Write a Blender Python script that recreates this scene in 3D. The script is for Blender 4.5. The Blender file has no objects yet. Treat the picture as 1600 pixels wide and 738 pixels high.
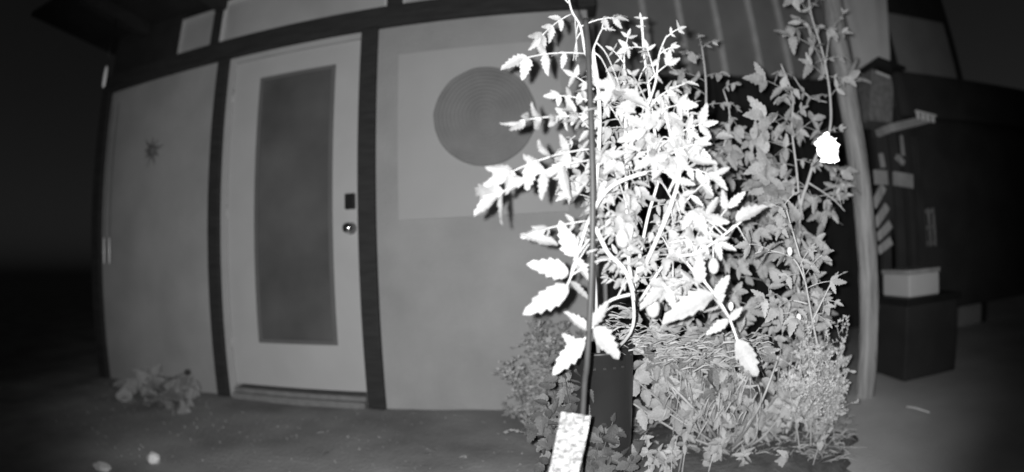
import bpy, bmesh, math, random
from mathutils import Vector, Matrix, noise
random.seed(11)
S = bpy.context.scene
COL = S.collection
PI = math.pi

# ------------------------------------------------------------------ camera
CAM_Z = 0.78
F = 783.0                       # pixels per radian, for a picture 1600 wide
YAW, PITCH, ROLL = math.radians(-4.93), math.radians(3.02), math.radians(-2.46)
def _rot():
    cy, sy, cp, sp, cr, sr = math.cos(YAW), math.sin(YAW), math.cos(PITCH), math.sin(PITCH), math.cos(ROLL), math.sin(ROLL)
    Ry = Matrix(((cy, 0, sy), (0, 1, 0), (-sy, 0, cy)))
    Rx = Matrix(((1, 0, 0), (0, cp, sp), (0, -sp, cp)))
    Rz = Matrix(((cr, -sr, 0), (sr, cr, 0), (0, 0, 1)))
    return Ry @ Rx @ Rz
RC = _rot()
def sw(v):                       # (right, up, forward) -> blender
    return Vector((v[0], v[2], v[1]))
CAM = Vector((0, 0, CAM_Z))
right, up, fwd = sw(RC @ Vector((1, 0, 0))), sw(RC @ Vector((0, 1, 0))), sw(RC @ Vector((0, 0, 1)))
cd = bpy.data.cameras.new('camera')
cam = bpy.data.objects.new('camera', cd)
COL.objects.link(cam)
M3 = Matrix((right, up, -fwd)).transposed()
cam.matrix_world = Matrix.Translation(CAM) @ M3.to_4x4()
cd.type = 'PANO'
cd.panorama_type = 'FISHEYE_LENS_POLYNOMIAL'
cd.sensor_fit = 'HORIZONTAL'
cd.sensor_width = 36.0
cd.sensor_height = 36.0 * 738 / 1600
cd.lens = 17.6
cd.fisheye_fov = math.radians(200)
cd.fisheye_polynomial_k0 = 0.0
cd.fisheye_polynomial_k1 = -(1600 / 36.0) / F
cd.fisheye_polynomial_k2 = 0.0
cd.fisheye_polynomial_k3 = 0.0
cd.fisheye_polynomial_k4 = 0.0
cd.clip_start = 0.02
cd.clip_end = 500
cd.dof.use_dof = True
cd.dof.focus_distance = 1.35
cd.dof.aperture_fstop = 1.0
S.camera = cam

def ray(px, py):
    x, y = px - 800.0, 369.0 - py
    r = math.hypot(x, y); th = r / F
    s = math.sin(th) / max(r, 1e-9)
    return sw(RC @ Vector((x * s, y * s, math.cos(th))))
def at(px, py, Y):               # the point on the pixel's line of sight that is Y metres towards the wall
    d = ray(px, py)
    return CAM + d * (Y / d.y)
def on_ground(px, py, z=0.0):
    d = ray(px, py)
    return CAM + d * ((z - CAM_Z) / d.z)

# ------------------------------------------------------------------ world, light
W = bpy.data.worlds.new('World'); S.world = W; W.use_nodes = True
nt = W.node_tree; nt.nodes.clear()
sky = nt.nodes.new('ShaderNodeTexSky'); sky.sky_type = 'NISHITA'; sky.sun_disc = False
sky.sun_elevation = math.radians(2); sky.sun_rotation = math.radians(200)
bw = nt.nodes.new('ShaderNodeRGBToBW')
bg = nt.nodes.new('ShaderNodeBackground'); bg.inputs['Strength'].default_value = 0.008
wo = nt.nodes.new('ShaderNodeOutputWorld')
nt.links.new(sky.outputs[0], bw.inputs[0]); nt.links.new(bw.outputs[0], bg.inputs[0]); nt.links.new(bg.outputs[0], wo.inputs[0])
# the security camera's own infrared lamp, beside its lens
ld = bpy.data.lights.new('infrared_lamp', 'SPOT')
ld.energy = 160; ld.shadow_soft_size = 0.006
ld.spot_size = math.radians(124); ld.spot_blend = 0.6
lo = bpy.data.objects.new('infrared_lamp', ld); COL.objects.link(lo)
lo.matrix_world = Matrix.Translation(CAM - right * 0.028 + up * 0.012 - fwd * 0.004) @ M3.to_4x4()
S.view_settings.view_transform = 'Standard'
S.view_settings.look = 'None'
S.view_settings.gamma = 1.0
S.view_settings.exposure = 0.0
S.render.filter_size = 1.9

# ------------------------------------------------------------------ materials
MATS = {}
def mat(name, val, rough=0.7, var=0.25, scale=6.0, bump=0.0, bscale=60.0, transl=0.0, metal=0.0, spec=0.4, stretch=None, rnd=0.0):
    m = bpy.data.materials.new(name); m.use_nodes = True
    n = m.node_tree.nodes; l = m.node_tree.links
    p = n['Principled BSDF']
    tc = n.new('ShaderNodeTexCoord')
    src = tc.outputs['Object']
    if stretch:
        mp = n.new('ShaderNodeMapping'); mp.inputs['Scale'].default_value = stretch
        l.new(src, mp.inputs[0]); src = mp.outputs[0]
    nz = n.new('ShaderNodeTexNoise'); nz.inputs['Scale'].default_value = scale; nz.inputs['Detail'].default_value = 6
    l.new(src, nz.inputs['Vector'])
    mr = n.new('ShaderNodeMapRange')
    mr.inputs['From Min'].default_value = 0.25; mr.inputs['From Max'].default_value = 0.75
    mr.inputs['To Min'].default_value = val * (1 - var); mr.inputs['To Max'].default_value = val * (1 + var)
    l.new(nz.outputs['Fac'], mr.inputs['Value'])
    col = mr.outputs['Result']
    if rnd:
        oi = n.new('ShaderNodeObjectInfo')
        r2 = n.new('ShaderNodeMapRange'); r2.inputs['To Min'].default_value = 1 - rnd; r2.inputs['To Max'].default_value = 1 + rnd
        l.new(oi.outputs['Random'], r2.inputs['Value'])
        mu = n.new('ShaderNodeMath'); mu.operation = 'MULTIPLY'
        l.new(col, mu.inputs[0]); l.new(r2.outputs['Result'], mu.inputs[1]); col = mu.outputs[0]
    l.new(col, p.inputs['Base Color'])
    p.inputs['Roughness'].default_value = rough
    p.inputs['Metallic'].default_value = metal
    p.inputs['Specular IOR Level'].default_value = spec
    if bump:
        nb = n.new('ShaderNodeTexNoise'); nb.inputs['Scale'].default_value = bscale; nb.inputs['Detail'].default_value = 5
        l.new(src, nb.inputs['Vector'])
        b = n.new('ShaderNodeBump'); b.inputs['Strength'].default_value = bump; b.inputs['Distance'].default_value = 0.01
        l.new(nb.outputs['Fac'], b.inputs['Height']); l.new(b.outputs[0], p.inputs['Normal'])
    if transl:
        t = n.new('ShaderNodeBsdfTranslucent'); l.new(col, t.inputs['Color'])
        mx = n.new('ShaderNodeMixShader'); mx.inputs[0].default_value = transl
        l.new(p.outputs[0], mx.inputs[1]); l.new(t.outputs[0], mx.inputs[2])
        l.new(mx.outputs[0], n['Material Output'].inputs['Surface'])
    MATS[name] = m
    return m
mat('stucco', 0.40, 0.9, 0.16, 2.6, 0.45, 70)
mat('faded_metal', 0.15, 0.8, 0.3, 20)
mat('dark_timber', 0.035, 0.75, 0.3, 8, 0.2, 40, stretch=(1, 1, 6))
mat('dark_board', 0.03, 0.8, 0.3, 5)
mat('door_paint', 0.56, 0.5, 0.05, 4)
mat('bead_paint', 0.16, 0.7, 0.1, 5)
mat('door_glass', 0.13, 0.2, 0.35, 2.2, spec=0.5)
mat('frame_paint', 0.52, 0.5, 0.06, 6)
mat('trim_paint', 0.75, 0.5, 0.06, 6)
mat('frosted_pane', 0.50, 0.3, 0.25, 1.6)
mat('threshold_metal', 0.26, 0.5, 0.2, 20)
mat('black_plastic', 0.02, 0.35, 0.3, 8)
mat('chrome', 0.75, 0.16, 0.05, 4, metal=1.0)
mat('board_white', 0.47, 0.8, 0.06, 3)
mat('disc_felt', 0.25, 0.9, 0.12, 9, 0.2, 120)
mat('ground_mat', 0.27, 0.95, 0.45, 2.3, 0.5, 45)
mat('patio', 0.62, 0.9, 0.18, 2.2, 0.3, 60)
mat('soil_mat', 0.10, 1.0, 0.5, 14, 0.6, 60)
mat('tomato_leaf', 0.45, 0.55, 0.15, 18, 0.25, 90, transl=0.28, rnd=0.18)
mat('tomato_stem', 0.55, 0.6, 0.12, 30)
mat('shade_leaf', 0.50, 0.6, 0.3, 18, 0.25, 90, transl=0.22, rnd=0.25)
mat('bean_leaf', 0.38, 0.7, 0.22, 16, 0.3, 60, transl=0.2, rnd=0.25)
mat('dry_leaf', 0.36, 0.85, 0.4, 25, 0.4, 80, transl=0.1, rnd=0.6)
mat('border_leaf', 0.33, 0.7, 0.2, 14, transl=0.2, rnd=0.3)
mat('dull_leaf', 0.30, 0.7, 0.25, 14, transl=0.2, rnd=0.35)
mat('straw', 0.42, 0.85, 0.35, 30, rnd=0.3)
mat('feathery', 0.62, 0.7, 0.2, 20, transl=0.25)
mat('stake_mat', 0.045, 0.5, 0.2, 30)
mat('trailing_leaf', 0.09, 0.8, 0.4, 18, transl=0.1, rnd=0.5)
mat('pot_mat', 0.022, 0.45, 0.3, 6)
mat('flower_mat', 0.95, 0.6, 0.03, 10, transl=0.15)
mat('fruit', 0.42, 0.25, 0.1, 6, spec=0.6)
mat('rough_strip', 0.36, 0.85, 0.85, 75, 0.9, 150, stretch=(1, 1, 2.6))
mat('grey_wood', 0.36, 0.85, 0.45, 9, 0.9, 26, stretch=(5, 5, .45))
mat('pale_wood', 0.34, 0.85, 0.25, 12, 0.3, 40)
mat('fence_sheet', 0.36, 0.8, 0.15, 3)
mat('fence_batten', 0.8, 0.8, 0.2, 8)
mat('tarp', 0.72, 0.7, 0.15, 3)
mat('wicker', 0.22, 0.8, 0.4, 30, 0.4, 60)
mat('tub_white', 0.60, 0.5, 0.05, 5)
mat('glass_white', 0.9, 0.15, 0.02, 5, spec=0.8)
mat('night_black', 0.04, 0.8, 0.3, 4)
mat('stone_mat', 0.7, 0.6, 0.2, 20)

# ------------------------------------------------------------------ helpers
def link(name, me, m=None, parent=None, loc=(0, 0, 0)):
    o = bpy.data.objects.new(name, me); COL.objects.link(o)
    if m and me is not None and not me.materials: me.materials.append(MATS[m])
    o.location = loc
    if parent: o.parent = parent
    return o
def tag(o, label=None, cat=None, group=None, kind=None):
    if label: o['label'] = label
    if cat: o['category'] = cat
    if group: o['group'] = group
    if kind: o['kind'] = kind
    return o
def thing(name, loc, label, cat, group=None):
    return tag(link(name, None, None, None, loc), label, cat, group)
def origin(parent):
    p = Vector((0, 0, 0))
    while parent: p += parent.location; parent = parent.parent
    return p

class MB:
    """collects shapes given in world coordinates; build() links them as one mesh object"""
    def __init__(s): s.v = []; s.f = []; s.sm = []
    def add(s, vs, fs, smooth=False):
        b = len(s.v); s.v += [Vector(v) for v in vs]; s.f += [tuple(i + b for i in f) for f in fs]; s.sm += [smooth] * len(fs); return s
    def box(s, x0, x1, y0, y1, z0, z1, bev=0.0):
        bm = bmesh.new(); bmesh.ops.create_cube(bm, size=1)
        for v in bm.verts:
            v.co = Vector(((x0 + x1) / 2 + v.co.x * (x1 - x0), (y0 + y1) / 2 + v.co.y * (y1 - y0), (z0 + z1) / 2 + v.co.z * (z1 - z0)))
        if bev: bmesh.ops.bevel(bm, geom=bm.edges[:], offset=bev, segments=2, affect='EDGES', profile=.7)
        bm.verts.index_update()
        s.add([v.co.copy() for v in bm.verts], [[v.index for v in f.verts] for f in bm.faces]); bm.free(); return s
    def beam(s, a, b, w, h, bev=0.0, upv=(0, 0, 1)):   # a bar of section w x h from a to b
        a, b = Vector(a), Vector(b); t = (b - a); L = t.length; t.normalize()
        sd = t.cross(Vector(upv))
        if sd.length < 1e-4: sd = t.cross(Vector((1, 0, 0)))
        sd.normalize(); n = sd.cross(t)
        k = MB().box(0, L, -w / 2, w / 2, -h / 2, h / 2, bev)
        s.add([a + t * v.x + sd * v.y + n * v.z for v in k.v], k.f); return s
    def tube(s, pts, r0, r1=None, n=6, jit=0.0):
        pts = [Vector(p) for p in pts]; r1 = r0 if r1 is None else r1
        vs = []; fs = []; m = len(pts); prev = None
        for i, p in enumerate(pts):
            t = (pts[min(i + 1, m - 1)] - pts[max(i - 1, 0)]).normalized()
            if prev is None: u = t.orthogonal().normalized()
            else:
                u = prev - t * prev.dot(t); u = u.normalized() if u.length > 1e-6 else t.orthogonal().normalized()
            prev = u; w = t.cross(u); r = r0 + (r1 - r0) * i / max(1, m - 1)
            for k in range(n):
                a = 2 * PI * k / n; rr = r * (1 + random.uniform(-jit, jit))
                vs.append(p + u * math.cos(a) * rr + w * math.sin(a) * rr)
        for i in range(m - 1):
            for k in range(n):
                fs.append((i * n + k, i * n + (k + 1) % n, (i + 1) * n + (k + 1) % n, (i + 1) * n + k))
        fs.append(tuple(range(n - 1, -1, -1))); fs.append(tuple((m - 1) * n + k for k in range(n)))
        s.add(vs, fs, True); return s
    def lathe(s, prof, c, n=24, axis='Z', sq=(1, 1)):
        vs = []; fs = []; c = Vector(c)
        for (r, h) in prof:
            for k in range(n):
                a = 2 * PI * k / n
                q = (r * math.cos(a) * sq[0], r * math.sin(a) * sq[1], h)
                vs.append(c + (Vector(q) if axis == 'Z' else Vector((q[0], -h, q[1]))))
        for i in range(len(prof) - 1):
            for k in range(n):
                f = (i * n + k, i * n + (k + 1) % n, (i + 1) * n + (k + 1) % n, (i + 1) * n + k)
                fs.append(f)
        fs.append(tuple(range(n - 1, -1, -1))); fs.append(tuple((len(prof) - 1) * n + k for k in range(n)))
        s.add(vs, fs, True); return s
    def blob(s, c, r, amp=0.2, sc=3.0, seed=0, sub=2):
        bm = bmesh.new(); bmesh.ops.create_icosphere(bm, subdivisions=sub, radius=1)
        r = Vector(r) if not isinstance(r, (int, float)) else Vector((r, r, r)); c = Vector(c)
        bm.verts.index_update(); vs = []
        for v in bm.verts:
            k = 1 + amp * noise.noise(v.co * sc * .5 + Vector((seed * 7.3, seed, 0)))
            vs.append(c + Vector((v.co.x * r.x, v.co.y * r.y, v.co.z * r.z)) * k)
        s.add(vs, [[v.index for v in f.verts] for f in bm.faces], True); bm.free(); return s
    def mesh(s, name, org=Vector((0, 0, 0))):
        me = bpy.data.meshes.new(name); me.from_pydata([v - org for v in s.v], [], s.f)
        me.polygons.foreach_set('use_smooth', s.sm); me.update(); return me
    def build(s, name, m, parent=None, loc=None):
        if parent is not None:
            org = origin(parent); return link(name, s.mesh(name, org), m, parent)
        loc = Vector(loc) if loc is not None else Vector((0, 0, 0))
        return link(name, s.mesh(name, loc), m, None, loc)

def curve(pts, n=4):             # smooth polyline through points
    pts = [Vector(p) for p in pts]
    if len(pts) < 3: return [pts[0].lerp(pts[-1], i / n) for i in range(n + 1)]
    out = []
    for i in range(len(pts) - 1):
        p0 = pts[max(0, i - 1)]; p1 = pts[i]; p2 = pts[i + 1]; p3 = pts[min(len(pts) - 1, i + 2)]
        for k in range(n):
            t = k / n
            out.append(.5 * ((2 * p1) + (p2 - p0) * t + (2 * p0 - 5 * p1 + 4 * p2 - p3) * t * t + (3 * p1 - p0 - 3 * p2 + p3) * t ** 3))
    out.append(pts[-1]); return out

# ------------------------------------------------------------------ the setting: ground
WY = 2.57                         # the house wall stands this far in front of the camera
def wx(px, py, Y=WY): return at(px, py, Y).x
def wz(px, py, Y=WY): return at(px, py, Y).z

def sheet(name, m, x0, x1, y0, y1, nx, ny, z, amp, sc):
    vs = []; fs = []
    for j in range(ny + 1):
        for i in range(nx + 1):
            x = x0 + (x1 - x0) * i / nx; y = y0 + (y1 - y0) * j / ny
            vs.append(Vector((x, y, z + amp * noise.noise(Vector((x * sc, y * sc, 1.7))))))
    for j in range(ny):
        for i in range(nx):
            a = j * (nx + 1) + i; fs.append((a, a + 1, a + nx + 2, a + nx + 1))
    return tag(MB().add(vs, fs, True).build(name, m), kind='structure')
sheet('ground', 'ground_mat', -60, 60, -60, 60, 60, 60, -0.012, 0, 1)
yard = sheet('yard', 'ground_mat', -4.5, 0.95, 0.6, WY - 0.005, 90, 40, 0.0, 0.008, 5)
yard['label'] = 'dark bare yard ground before the house'
# pale patio slabs to the right of the plants
patio = sheet('patio', 'patio', 1.0, 9.0, 0.9, 9.0, 60, 60, 0.0, 0.006, 3)
patio['label'] = 'paler worn patio ground right of the plant bed'
tw = on_ground(1415, 642); tw2 = on_ground(1440, 655)
tag(MB().tube(curve([tw + Vector((0, 0, .02)), tw.lerp(tw2, .5) + Vector((.01, 0, .03)), tw2 + Vector((.05, 0, .02))], 4), .006, .004, 6, .1).build('twig', 'trim_paint'), 'thin pale twig lying on the patio at right', 'twig')

# ------------------------------------------------------------------ house
house = thing('house', (0, WY, 0), 'pale walled house front with dark timber beams, white door and transom windows', 'house')
xL = wx(160, 350); xPl0, xPl1 = wx(329, 350), wx(345, 350)
xD1 = wx(562, 320); xPr1 = wx(588, 320)
xEnd = wx(924, 90)
zB0, zB1 = 0.78 + .541 * WY, 0.78 + .591 * WY
MB().box(xL, xPl0 + .01, WY, WY + .16, -.05, zB0 + .01).build('wall', 'stucco', house)
MB().box(xPr1 - .01, xEnd, WY, WY + .16, -.05, zB0 + .01).build('wall', 'stucco', house)
MB().box(xEnd - .15, xEnd - .002, WY + .161, WY + 4, -.05, zB1 + .6).build('side_wall', 'dark_board', house)
MB().box(xL - .09, xEnd + .05, WY - .05, WY + .10, zB0, zB1, .006).build('beam', 'dark_timber', house)
MB().box(xPl0, xPl1, WY - .035, WY + .12, -.02, zB0 - .001, .005).build('post', 'dark_timber', house)
MB().box(xD1, xPr1, WY - .035, WY + .12, -.02, zB0 - .001, .005).build('post', 'dark_timber', house)
MB().box(xL - .10, xL - .001, WY - .04, WY + .16, -.02, zB0 - .001, .005).build('post', 'dark_timber', house)
# clerestory zone above the beam
xw = [(wx(275, 70), wx(326, 60)), (wx(340, 55), wx(602, 13)), (wx(627, 11), wx(985, 5))]
zT0 = zB1 + .001; zT1 = 0.78 + .70 * WY
zT1 = wz(310, 20)
print('window', xw, zT0, zT1, zB0, 'end', xEnd, xL)
MB().box(xL - .09, xw[0][0], WY + .03, WY + .12, zT0, zT1 + .3).build('boarding', 'dark_board', house)
MB().box(xw[0][1], xw[1][0], WY + .02, WY + .12, zT0, zT1 + .3, .004).build('mullion', 'dark_timber', house)
MB().box(xw[1][1], xw[2][0], WY + .02, WY + .12, zT0, zT1 + .5, .004).build('mullion', 'dark_timber', house)
for i, (a, b) in enumerate(xw):
    top = zT1 if i == 0 else zT1 + .04
    fr = MB()
    t = .014 if i else .008
    fr.box(a + .002, b - .002, WY + .025, WY + .06, zT0 + .001, zT0 + t)
    fr.box(a + .002, b - .002, WY + .025, WY + .06, top - t, top)
    fr.box(a + .002, a + t, WY + .026, WY + .059, zT0 + t, top - t)
    fr.box(b - t, b - .002, WY + .026, WY + .059, zT0 + t, top - t)
    w = MB().box(a + .004, b - .004, WY + .05, WY + .056, zT0 + .004, top - .004).build('transom_window', 'frosted_pane', house)
    fr.build('window_frame', 'trim_paint' if i else 'frame_paint', w)
MB().box(xL - .4, xEnd + .3, WY - .75, WY + .3, zT1 + .055, zT1 + .09).build('soffit', 'dark_board', house)
for k in range(5):
    x = xL + .25 + k * .8
    MB().box(x, x + .09, WY - .72, WY + .0, zT1 - .05, zT1 + .052, .004).build('rafter', 'dark_timber', house)

# the door
zs = .085
xd0, xd1 = xPl1 + .001, xD1 - .001
fr = MB().box(xd0, xd0 + .045, WY - .005, WY + .11, .0, zB0 - .003, .003)
fr.box(xd0 + .0455, xd1, WY - .003, WY + .11, zB0 - .04, zB0 - .002, .003)
fr.box(xd1 - .012, xd1, WY - .004, WY + .11, .0, zB0 - .042, .002)
fr.build('door_frame', 'frame_paint', house)
th = MB().box(xd0 + .046, xd1 - .013, WY - .05, WY + .11, -.02, .035, .003)
th.box(xd0 + .046, xd1 - .013, WY - .02, WY + .1, .036, zs - .022, .003)
th.build('threshold', 'threshold_metal', house)
gx0, gx1 = wx(397, 340), wx(517.5, 340)
gz0, gz1 = 0.78 - .166 * WY, 0.78 + .468 * WY
dx0, dx1 = xd0 + .050, xd1 - .015
dz0, dz1 = zs, zB0 - .045
door = MB()
door.box(dx0, gx0, WY + .012, WY + .056, dz0, dz1)
door.box(gx1, dx1, WY + .012, WY + .056, dz0, dz1)
door.box(gx0 - .001, gx1 + .001, WY + .0125, WY + .0555, dz0, gz0)
door.box(gx0 - .001, gx1 + .001, WY + .0125, WY + .0555, gz1, dz1)
door = door.build('door', 'door_paint', house)
bd = MB()
bw_ = .022
bd.box(gx0 - .004, gx0 + bw_, WY + .004, WY + .02, gz0 - .004, gz1 + .004, .004)
bd.box(gx1 - bw_, gx1 + .004, WY + .004, WY + .02, gz0 - .004, gz1 + .004, .004)
bd.box(gx0 + bw_, gx1 - bw_, WY + .0045, WY + .0195, gz0 - .004, gz0 + bw_, .004)
bd.box(gx0 + bw_, gx1 - bw_, WY + .0045, WY + .0195, gz1 - bw_, gz1 + .004, .004)
bd.build('glazing_bead', 'bead_paint', door)
MB().box(gx0 + bw_ - .002, gx1 - bw_ + .002, WY + .022, WY + .03, gz0 + bw_ - .002, gz1 - bw_ + .002).build('glass', 'door_glass', door)
q = at(547.5, 315, WY)
MB().box(q.x - .029, q.x + .029, WY - .018, WY + .011, q.z - .044, q.z + .044, .006).build('lock', 'black_plastic', door)
q = at(547.5, 357, WY)
kn = MB().lathe([(.012, .004), (.012, .018), (.022, .022), (.030, .032), (.031, .044), (.024, .056), (.012, .062), (.003, .063)], (q.x, WY, q.z), 24, 'Y').build('knob', 'chrome', door)
MB().lathe([(.033, -.012), (.033, -.006), (.028, -.001), (.011, .003)], (q.x, WY, q.z), 24, 'Y').build('rosette', 'faded_metal', door)
for z in (.3, 1.1, 1.85):
    MB().tube([(dx0 - .002, WY + .004, z), (dx0 - .002, WY + .004, z + .09)], .007, n=8).build('hinge', 'frame_paint', door)

# things fixed to the wall
p0, p1 = at(624, 345, WY), at(890, 345, WY)
bz1 = wz(700, 78)
bw2 = MB().box(p0.x, p1.x, WY - .016, WY - .001, p0.z, bz1, .003)
tag(bw2.build('wall_board', 'board_white', None, (p0.x, WY, p0.z)), 'pale square board fixed to the house wall behind the round disc', 'board')
c = at(757, 180, WY - .03)
R = .275
dm = MB().lathe([(R - .004, .0), (R, .004), (R, .018)] + [x for k in range(12) for x in ((R - .006 - k * .0215, .024), (R - .018 - k * .0215, .0195), (R - .025 - k * .0215, .0195))][:-1] + [(.006, .021)], (c.x, WY - .017, c.z), 72, 'Y')
for v in dm.v:
    dx_, dz_ = v.x - c.x, v.z - c.z; a = math.atan2(dz_, dx_); k = 1 + .016 * noise.noise(Vector((math.cos(a) * 4, math.sin(a) * 4, 2)))
    v.x = c.x + dx_ * k; v.z = c.z + dz_ * k
tag(dm.build('round_disc', 'disc_felt', None), 'large round grey disc hung on the pale square board', 'disc')
# dark ornament on the left wall panel
c = at(238, 236, WY)
orn = thing('wall_ornament', (c.x, WY, c.z), 'small dark star ornament on the wall left of the door', 'ornament')
MB().lathe([(.03, .001), (.034, .012), (.02, .02), (.005, .022)], c, 20, 'Y').build('hub', 'faded_metal', orn)
for k in range(9):
    a = 2 * PI * k / 9 + .2; r2 = random.uniform(.08, .135)
    d = Vector((math.cos(a), 0, math.sin(a))); s_ = Vector((-d.z, 0, d.x)); n_ = Vector((0, -1, 0))
    b = Vector(c) + n_ * .004
    MB().add([b + d * .03 + s_ * .018, b + d * .03 - s_ * .018, b + d * r2, b + d * .045 + n_ * .014, b + d * .03 + n_ * .001], [(0, 3, 2), (3, 1, 2), (0, 4, 3), (4, 1, 3), (0, 2, 1), (0, 1, 4)]).build('ray', 'faded_metal', orn)
# lantern hanging left of the wall, and glass jars below
c = at(164, 120, 1.9)
lan = thing('hanging_lantern', c, 'narrow white lantern hanging at the far left end of the house', 'lantern')
MB().lathe([(.004, -.07), (.011, -.055), (.013, 0), (.011, .055), (.004, .07)], c, 14).build('shade', 'glass_white', lan)
MB().tube([c + Vector((0, 0, .07)), c + Vector((0, 0, .40))], .002, n=5).build('cord', 'black_plastic', lan)
for i, (px, lab) in enumerate(((162.5, 'left one of two slim glass rods hanging at the far left wall edge'), (171, 'right one of two slim glass rods, nearest the pale wall at far left'))):
    c = at(px, 392, 2.05)
    g = thing('wind_chime_rod', c, lab, 'chime', 'slim hanging rods at the left wall edge')
    MB().tube([c + Vector((0, 0, .075)), c - Vector((0, 0, .075))], .0045, n=10).build('rod', 'glass_white', g)  # white base colour stands in for the glint on the glass
    MB().tube([c + Vector((0, 0, .075)), c + Vector((0, 0, .9))], .001, n=4).build('cord', 'black_plastic', g)

# ------------------------------------------------------------------ fence and things on the right
FY = 4.1
fx0, fx1 = xEnd + .02, wx(1345, 100, FY)
fz0 = wz(1140, 118, FY)
fence = thing('fence', ((fx0 + fx1) / 2, FY, 0), 'grey sheet fence with pale vertical battens behind the tomato plants', 'fence')
MB().box(fx0, fx1, FY, FY + .03, fz0, 3.6).build('sheet', 'fence_sheet', fence)
for px in (1004, 1060, 1116, 1170, 1214, 1262, 1306):
    x = wx(px, 20, FY)
    MB().box(x - .026, x + .026, FY - .03, FY - .001, fz0 - .01, 3.55, .004).build('batten', 'fence_batten', fence)
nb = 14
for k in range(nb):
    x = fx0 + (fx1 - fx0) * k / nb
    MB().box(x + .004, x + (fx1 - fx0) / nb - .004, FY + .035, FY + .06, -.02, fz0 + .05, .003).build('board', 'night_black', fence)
# pale sheet hanging beyond the post, top right
tp = thing('tarpaulin', at(1320, 60, 3.2), 'pale grey tarpaulin slung beyond the leaning post, upper right', 'tarpaulin')
A_, B_, C_, D_ = at(1262, -60, 3.3), at(1385, -40, 3.0), at(1392, 118, 3.0), at(1325, 130, 3.3)
E_ = at(1300, 40, 3.25)
n = 14; vs = []; fs = []
for j in range(n + 1):
    for i in range(n + 1):
        u, v = i / n, j / n
        p = (A_ * (1 - u) + B_ * u) * (1 - v) + (D_ * (1 - u) + C_ * u) * v
        p = p + Vector((0, .05 * noise.noise(Vector((u * 3, v * 1.2, 4))) + .02 * math.sin(u * 15), -.02 * math.sin(u * 9)))
        vs.append(p)
for j in range(n):
    for i in range(n):
        a = j * (n + 1) + i; fs.append((a, a + 1, a + n + 2, a + n + 1))
back = [p + Vector((0, .004, 0)) for p in vs]; m_ = len(vs)
fs += [tuple(m_ + i for i in reversed(f)) for f in fs]
MB().add(vs + back, fs, True).build('cloth', 'tarp', tp)
MB().tube([A_ + Vector((-.05, 0, .01)), B_ + Vector((.4, 0, .02))], .012, n=8).build('pole', 'grey_wood', tp)

# leaning wooden post
pts = [at(1352, 610, 2.2), at(1358, 480, 2.2), at(1354, 380, 2.2), at(1344, 280, 2.2), at(1331, 190, 2.2), at(1318, 110, 2.2), at(1303, 20, 2.2), at(1292, -60, 2.2)]
g0 = pts[0].copy(); g0.z = -.03
pts = [g0] + pts
post = thing('leaning_post', g0, 'pale weathered wooden post leaning beside the right tomato plant', 'post')
MB().tube(curve(pts, 5), .052, .060, 14, .05).build('shaft', 'grey_wood', post)
MB().tube(curve([at(1322, 130, 2.16), at(1332, 108, 2.13), at(1340, 92, 2.12)], 4), .02, .008, 8, .1).build('branch_stub', 'grey_wood', post)
MB().tube(curve([at(1326, 128, 2.15), at(1345, 124, 2.12), at(1362, 130, 2.1)], 4), .018, .006, 8, .1).build('branch_stub', 'grey_wood', post)
MB().tube([at(1369, 470, 2.15), at(1368.5, 560, 2.15)], .008, .008, 8).build('pale_strip', 'pale_wood', post)

# rack of slats
RY = 2.5
def slat(mb, p, q, w, t=.02, Y=RY): mb.beam(at(p[0], p[1], Y), at(q[0], q[1], Y), t, w, .003, (0, 0, 1)) if abs(p[0] - q[0]) > abs(p[1] - q[1]) else mb.beam(at(p[0], p[1], Y), at(q[0], q[1], Y), w, t, .003, (0, 1, 0)); return mb
rk = thing('slatted_rack', on_ground(1392, 600), 'dark rack with pale crossing slats right of the leaning post', 'rack')
slat(MB(), (1366, 277), (1386, 278), .085).build('slat', 'pale_wood', rk)
slat(MB(), (1396, 279), (1426, 284), .085).build('slat', 'pale_wood', rk)
for (p, q) in (((1364, 322), (1380, 292)), ((1366, 352), (1386, 322)), ((1370, 372), (1391, 350)), ((1372, 392), (1392, 376))):
    slat(MB(), p, q, .05, .02, RY + .03).build('diagonal_slat', 'grey_wood', rk)
for (p, q) in (((1391, 205), (1402, 600)), ((1372, 215), (1376, 600)), ((1425, 215), (1434, 600))):
    slat(MB(), p, q, .06, .04, RY + .06).build('upright', 'night_black', rk)
slat(MB(), (1380, 205), (1442, 190), .05, .16).build('top_plank', 'pale_wood', rk)
slat(MB(), (1376, 240), (1380, 262), .03, .02, RY + .02).build('pale_peg', 'grey_wood', rk)
slat(MB(), (1400, 244), (1412, 256), .035, .02, RY + .02).build('pale_peg', 'grey_wood', rk)
slat(MB(), (1408, 212), (1411, 244), .02, .02, RY + .02).build('pale_peg', 'grey_wood', rk)
c = at(1443, 181, RY - .1)
cl = thing('white_clip', c, 'bright white notched clip lying on the rack top plank', 'clip')
a, b = at(1431, 174, RY - .1), at(1462, 182, RY - .1)
MB().beam(a, b, .02, .012, .002).build('bar', 'flower_mat', cl)
for k in range(4):
    p = a.lerp(b, (k + .3) / 4); MB().beam(p + Vector((0, 0, -.008)), p + Vector((0, 0, -.045)), .014, .02, .002).build('tooth', 'flower_mat', cl)
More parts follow.
